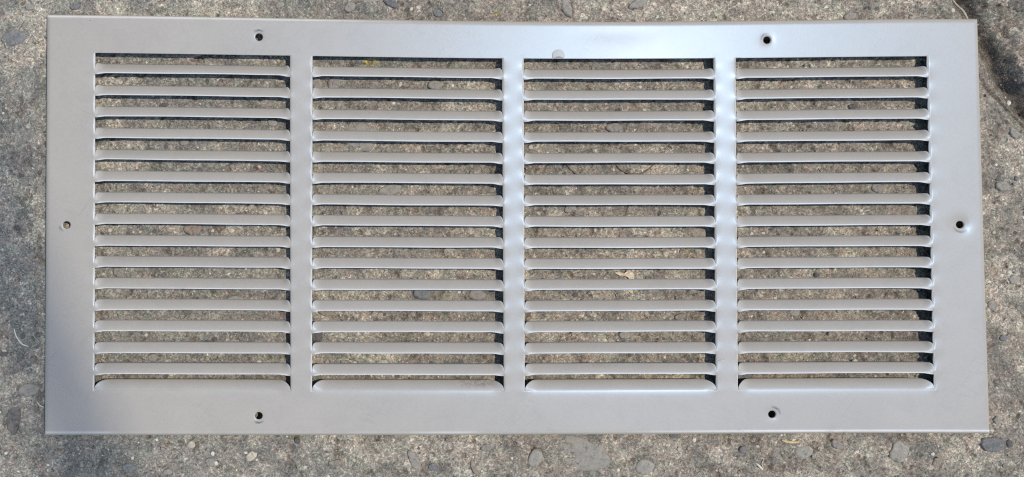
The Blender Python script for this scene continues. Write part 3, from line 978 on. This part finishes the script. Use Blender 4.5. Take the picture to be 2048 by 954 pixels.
tag(strand('straw', [(1565, 881), (1580, 885), (1600, 886)], 2.9, M_STRAW, [1.5, 2.4, 1.8], 0.45),
    'short golden straw lying just below the lower right screw hole, by the bottom rail', 'straw')
tag(strand('straw', [(1515, 928), (1522, 935), (1529, 941)], 2.2, M_PALE, [1.2, 2.2, 1.4], 0.5),
    'pale cream splinter slanting on the concrete, left of the taller tan sliver', 'straw')
tag(strand('straw', [(1529, 921), (1526, 930), (1530, 939)], 1.3, M_STRAW, [1.2, 2.0, 1.4], 0.5),
    'thin tan sliver standing upright in the photo beside the pale cream splinter', 'straw')
tag(strand('root_fibre', [(28, 657), (33, 672), (43, 687), (57, 693)], 1.5, M_PALE, [1.4, 2.6, 2.4, 1.4], 0.9),
    'bent white root fibre on shaded concrete left of the grille', 'fibre')
tag(strand('root_fibre', [(74, 804), (79, 811), (88, 815)], 1.0, M_PALE, [1.2, 2.0, 1.2], 0.9),
    'tiny white fibre touching the lower left edge of the grille', 'fibre')
tag(strand('root_fibre', [(1226, 322), (1240, 339), (1264, 348), (1288, 344), (1310, 326)], 1.3, M_BROWN, [1, 2.2, 2.6, 2.2, 1], 0.9),
    'long brown hair root curving like a bowl, seen through a slot of the third column', 'fibre')
tag(strand('root_fibre', [(1130, 325), (1138, 336), (1152, 348)], 1.2, M_BROWN, [1, 2, 1], 0.9),
    'short dark root sloping down to the right, left end of the third column', 'fibre')
tag(strand('twig', [(1916, -4), (1925, 14), (1931, 28), (1939, 52)], 2.6, M_TWIG, [7, 9, 8, 6], 0.9),
    'pale grey twig poking out from under the top right corner of the grille', 'twig')
tag(strand('lint_thread', [(1437, 722), (1445, 720.5), (1452, 719)], 0.6, M_PALE, [.5, .9, .5], 1.0, 5, H + 0.6),
    'fine white lint thread stuck on the right-hand bar between slat columns', 'lint')


def leaf(pts, lift, label, seed):
    rnd = random.Random(seed)
    cx = sum(p[0] for p in pts) / len(pts); cy = sum(p[1] for p in pts) / len(pts)
    V, Fc = [], []
    n_ = len(pts)
    x0, y0 = gpos(np.array([cx]), np.array([cy]))
    z0 = ground_z(x0[0], y0[0])
    for lay in (0, 1):
        for ring, k in ((0.0, 0), (0.55, 1), (1.0, 2)):
            for p in (pts if ring > 0 else pts[:1]):
                qx, qy = cx + (p[0] - cx) * ring, cy + (p[1] - cy) * ring
                x, y = gpos(np.array([qx]), np.array([qy]))
                z = lift * (0.35 + 0.9 * ring * abs(math.sin(qx * 0.21 + qy * 0.33 + seed))) + rnd.uniform(0, .5) - lay * 0.5
                V.append(((x[0] - x0[0]) * S, (y[0] - y0[0]) * S, z * S))
    m_ = 1 + 2 * n_
    for lay in (0, 1):
        b0 = lay * m_
        for k in range(n_):
            k2 = (k + 1) % n_
            t = [[b0, b0 + 1 + k2, b0 + 1 + k], [b0 + 1 + k, b0 + 1 + k2, b0 + 1 + n_ + k2, b0 + 1 + n_ + k]]
            Fc += t if lay == 0 else [f[::-1] for f in t]
    for k in range(n_):
        k2 = (k + 1) % n_
        Fc.append([1 + n_ + k, 1 + n_ + k2, m_ + 1 + n_ + k2, m_ + 1 + n_ + k])
    o = new_obj('leaf_scrap', V, Fc, M_LEAF, None, False)
    o.location = (x0[0] * S, y0[0] * S, z0 * S)
    tag(o, label, 'leaf scrap')


leaf([(1228, 545), (1236, 543), (1247, 546), (1256, 540), (1266, 545), (1268, 556), (1262, 562), (1256, 554), (1248, 552), (1238, 551)], 4.5,
     'curled pale dry leaf scrap in a slot at the middle of the third column', 3)
leaf([(1252, 579), (1258, 577), (1266, 580), (1265, 587), (1259, 584)], 3.0,
     'tiny pale leaf crumb one slot below the curled leaf scrap', 5)

for k, (px, py, r, lab) in enumerate([
        (1868, 909, 3.6, 'small round white pebble below the bottom rail, left of the dark oval stone'),
        (1390, 881, 4.4, 'oblong white pebble tight under the bottom rail, right of the big grey stone'),
        (425, 908, 4.0, 'chalky white pebble just left of the cream stone below the grille'),
        (432, 927, 3.8, 'white pebble below the chalky one, near the bottom left of the photo'),
        (1360, 899, 4.2, 'dull cream pebble below and left of the oblong white pebble'),
        (1990, 465, 3.6, 'oblong cream pebble on the concrete right of the right-hand screw hole'),
        (2025, 205, 5.0, 'white chip in the rubble at the foot of the broken gully')]):
    x, y = gpos(np.array([px], float), np.array([py], float))
    mesh = rock_mesh('pebble', r * 1.25, r, r * 0.8, 700 + k, 2, 0.2, 0.85)
    mesh.materials.append(STONE['white' if k not in (4, 5) else 'cream'])
    o = bpy.data.objects.new('pebble', mesh)
    C.objects.link(o)
    o.location = (x[0] * S, y[0] * S, (ground_z(x[0], y[0]) + r * 0.35) * S)
    o.rotation_euler = (0, 0, k * 0.7 + 0.4)
    tag(o, lab, 'pebble', 'white pebbles scattered on the concrete')

# ------------------------------------------------------------------ unseen bar high overhead, added only to shade the lower left corner
def photo_to_sky(px, py, h):
    """where the sun ray through a ground point pierces the height h (metres)"""
    x, y = gpos(np.array([px], float), np.array([py], float))
    return x[0] * S + SUN.x / SUN.z * h, y[0] * S + SUN.y / SUN.z * h


EH = 7.2
p0 = Vector(photo_to_sky(5, 480, EH)); p1 = Vector(photo_to_sky(150, 870, EH))
dr = (p1 - p0).normalized()
nl = Vector((dr.y, -dr.x))
pv, pf = [], []
for k in range(41):
    c = p0 + dr * (k - 20) * 0.2
    for q in range(12):
        a = q / 12 * 2 * math.pi
        pv.append((c.x + nl.x * 0.0195 * math.cos(a), c.y + nl.y * 0.0195 * math.cos(a), EH + 0.022 * math.sin(a) - 0.0008 * (k - 20) ** 2))
for k in range(40):
    for q in range(12):
        pf.append([k * 12 + q, k * 12 + (q + 1) % 12, (k + 1) * 12 + (q + 1) % 12, (k + 1) * 12 + q])
new_obj('added_shade_caster', pv, pf, make_plain('shade_caster_grey', (0.30, 0.29, 0.28), 0.6, 300), None, True, 'structure')
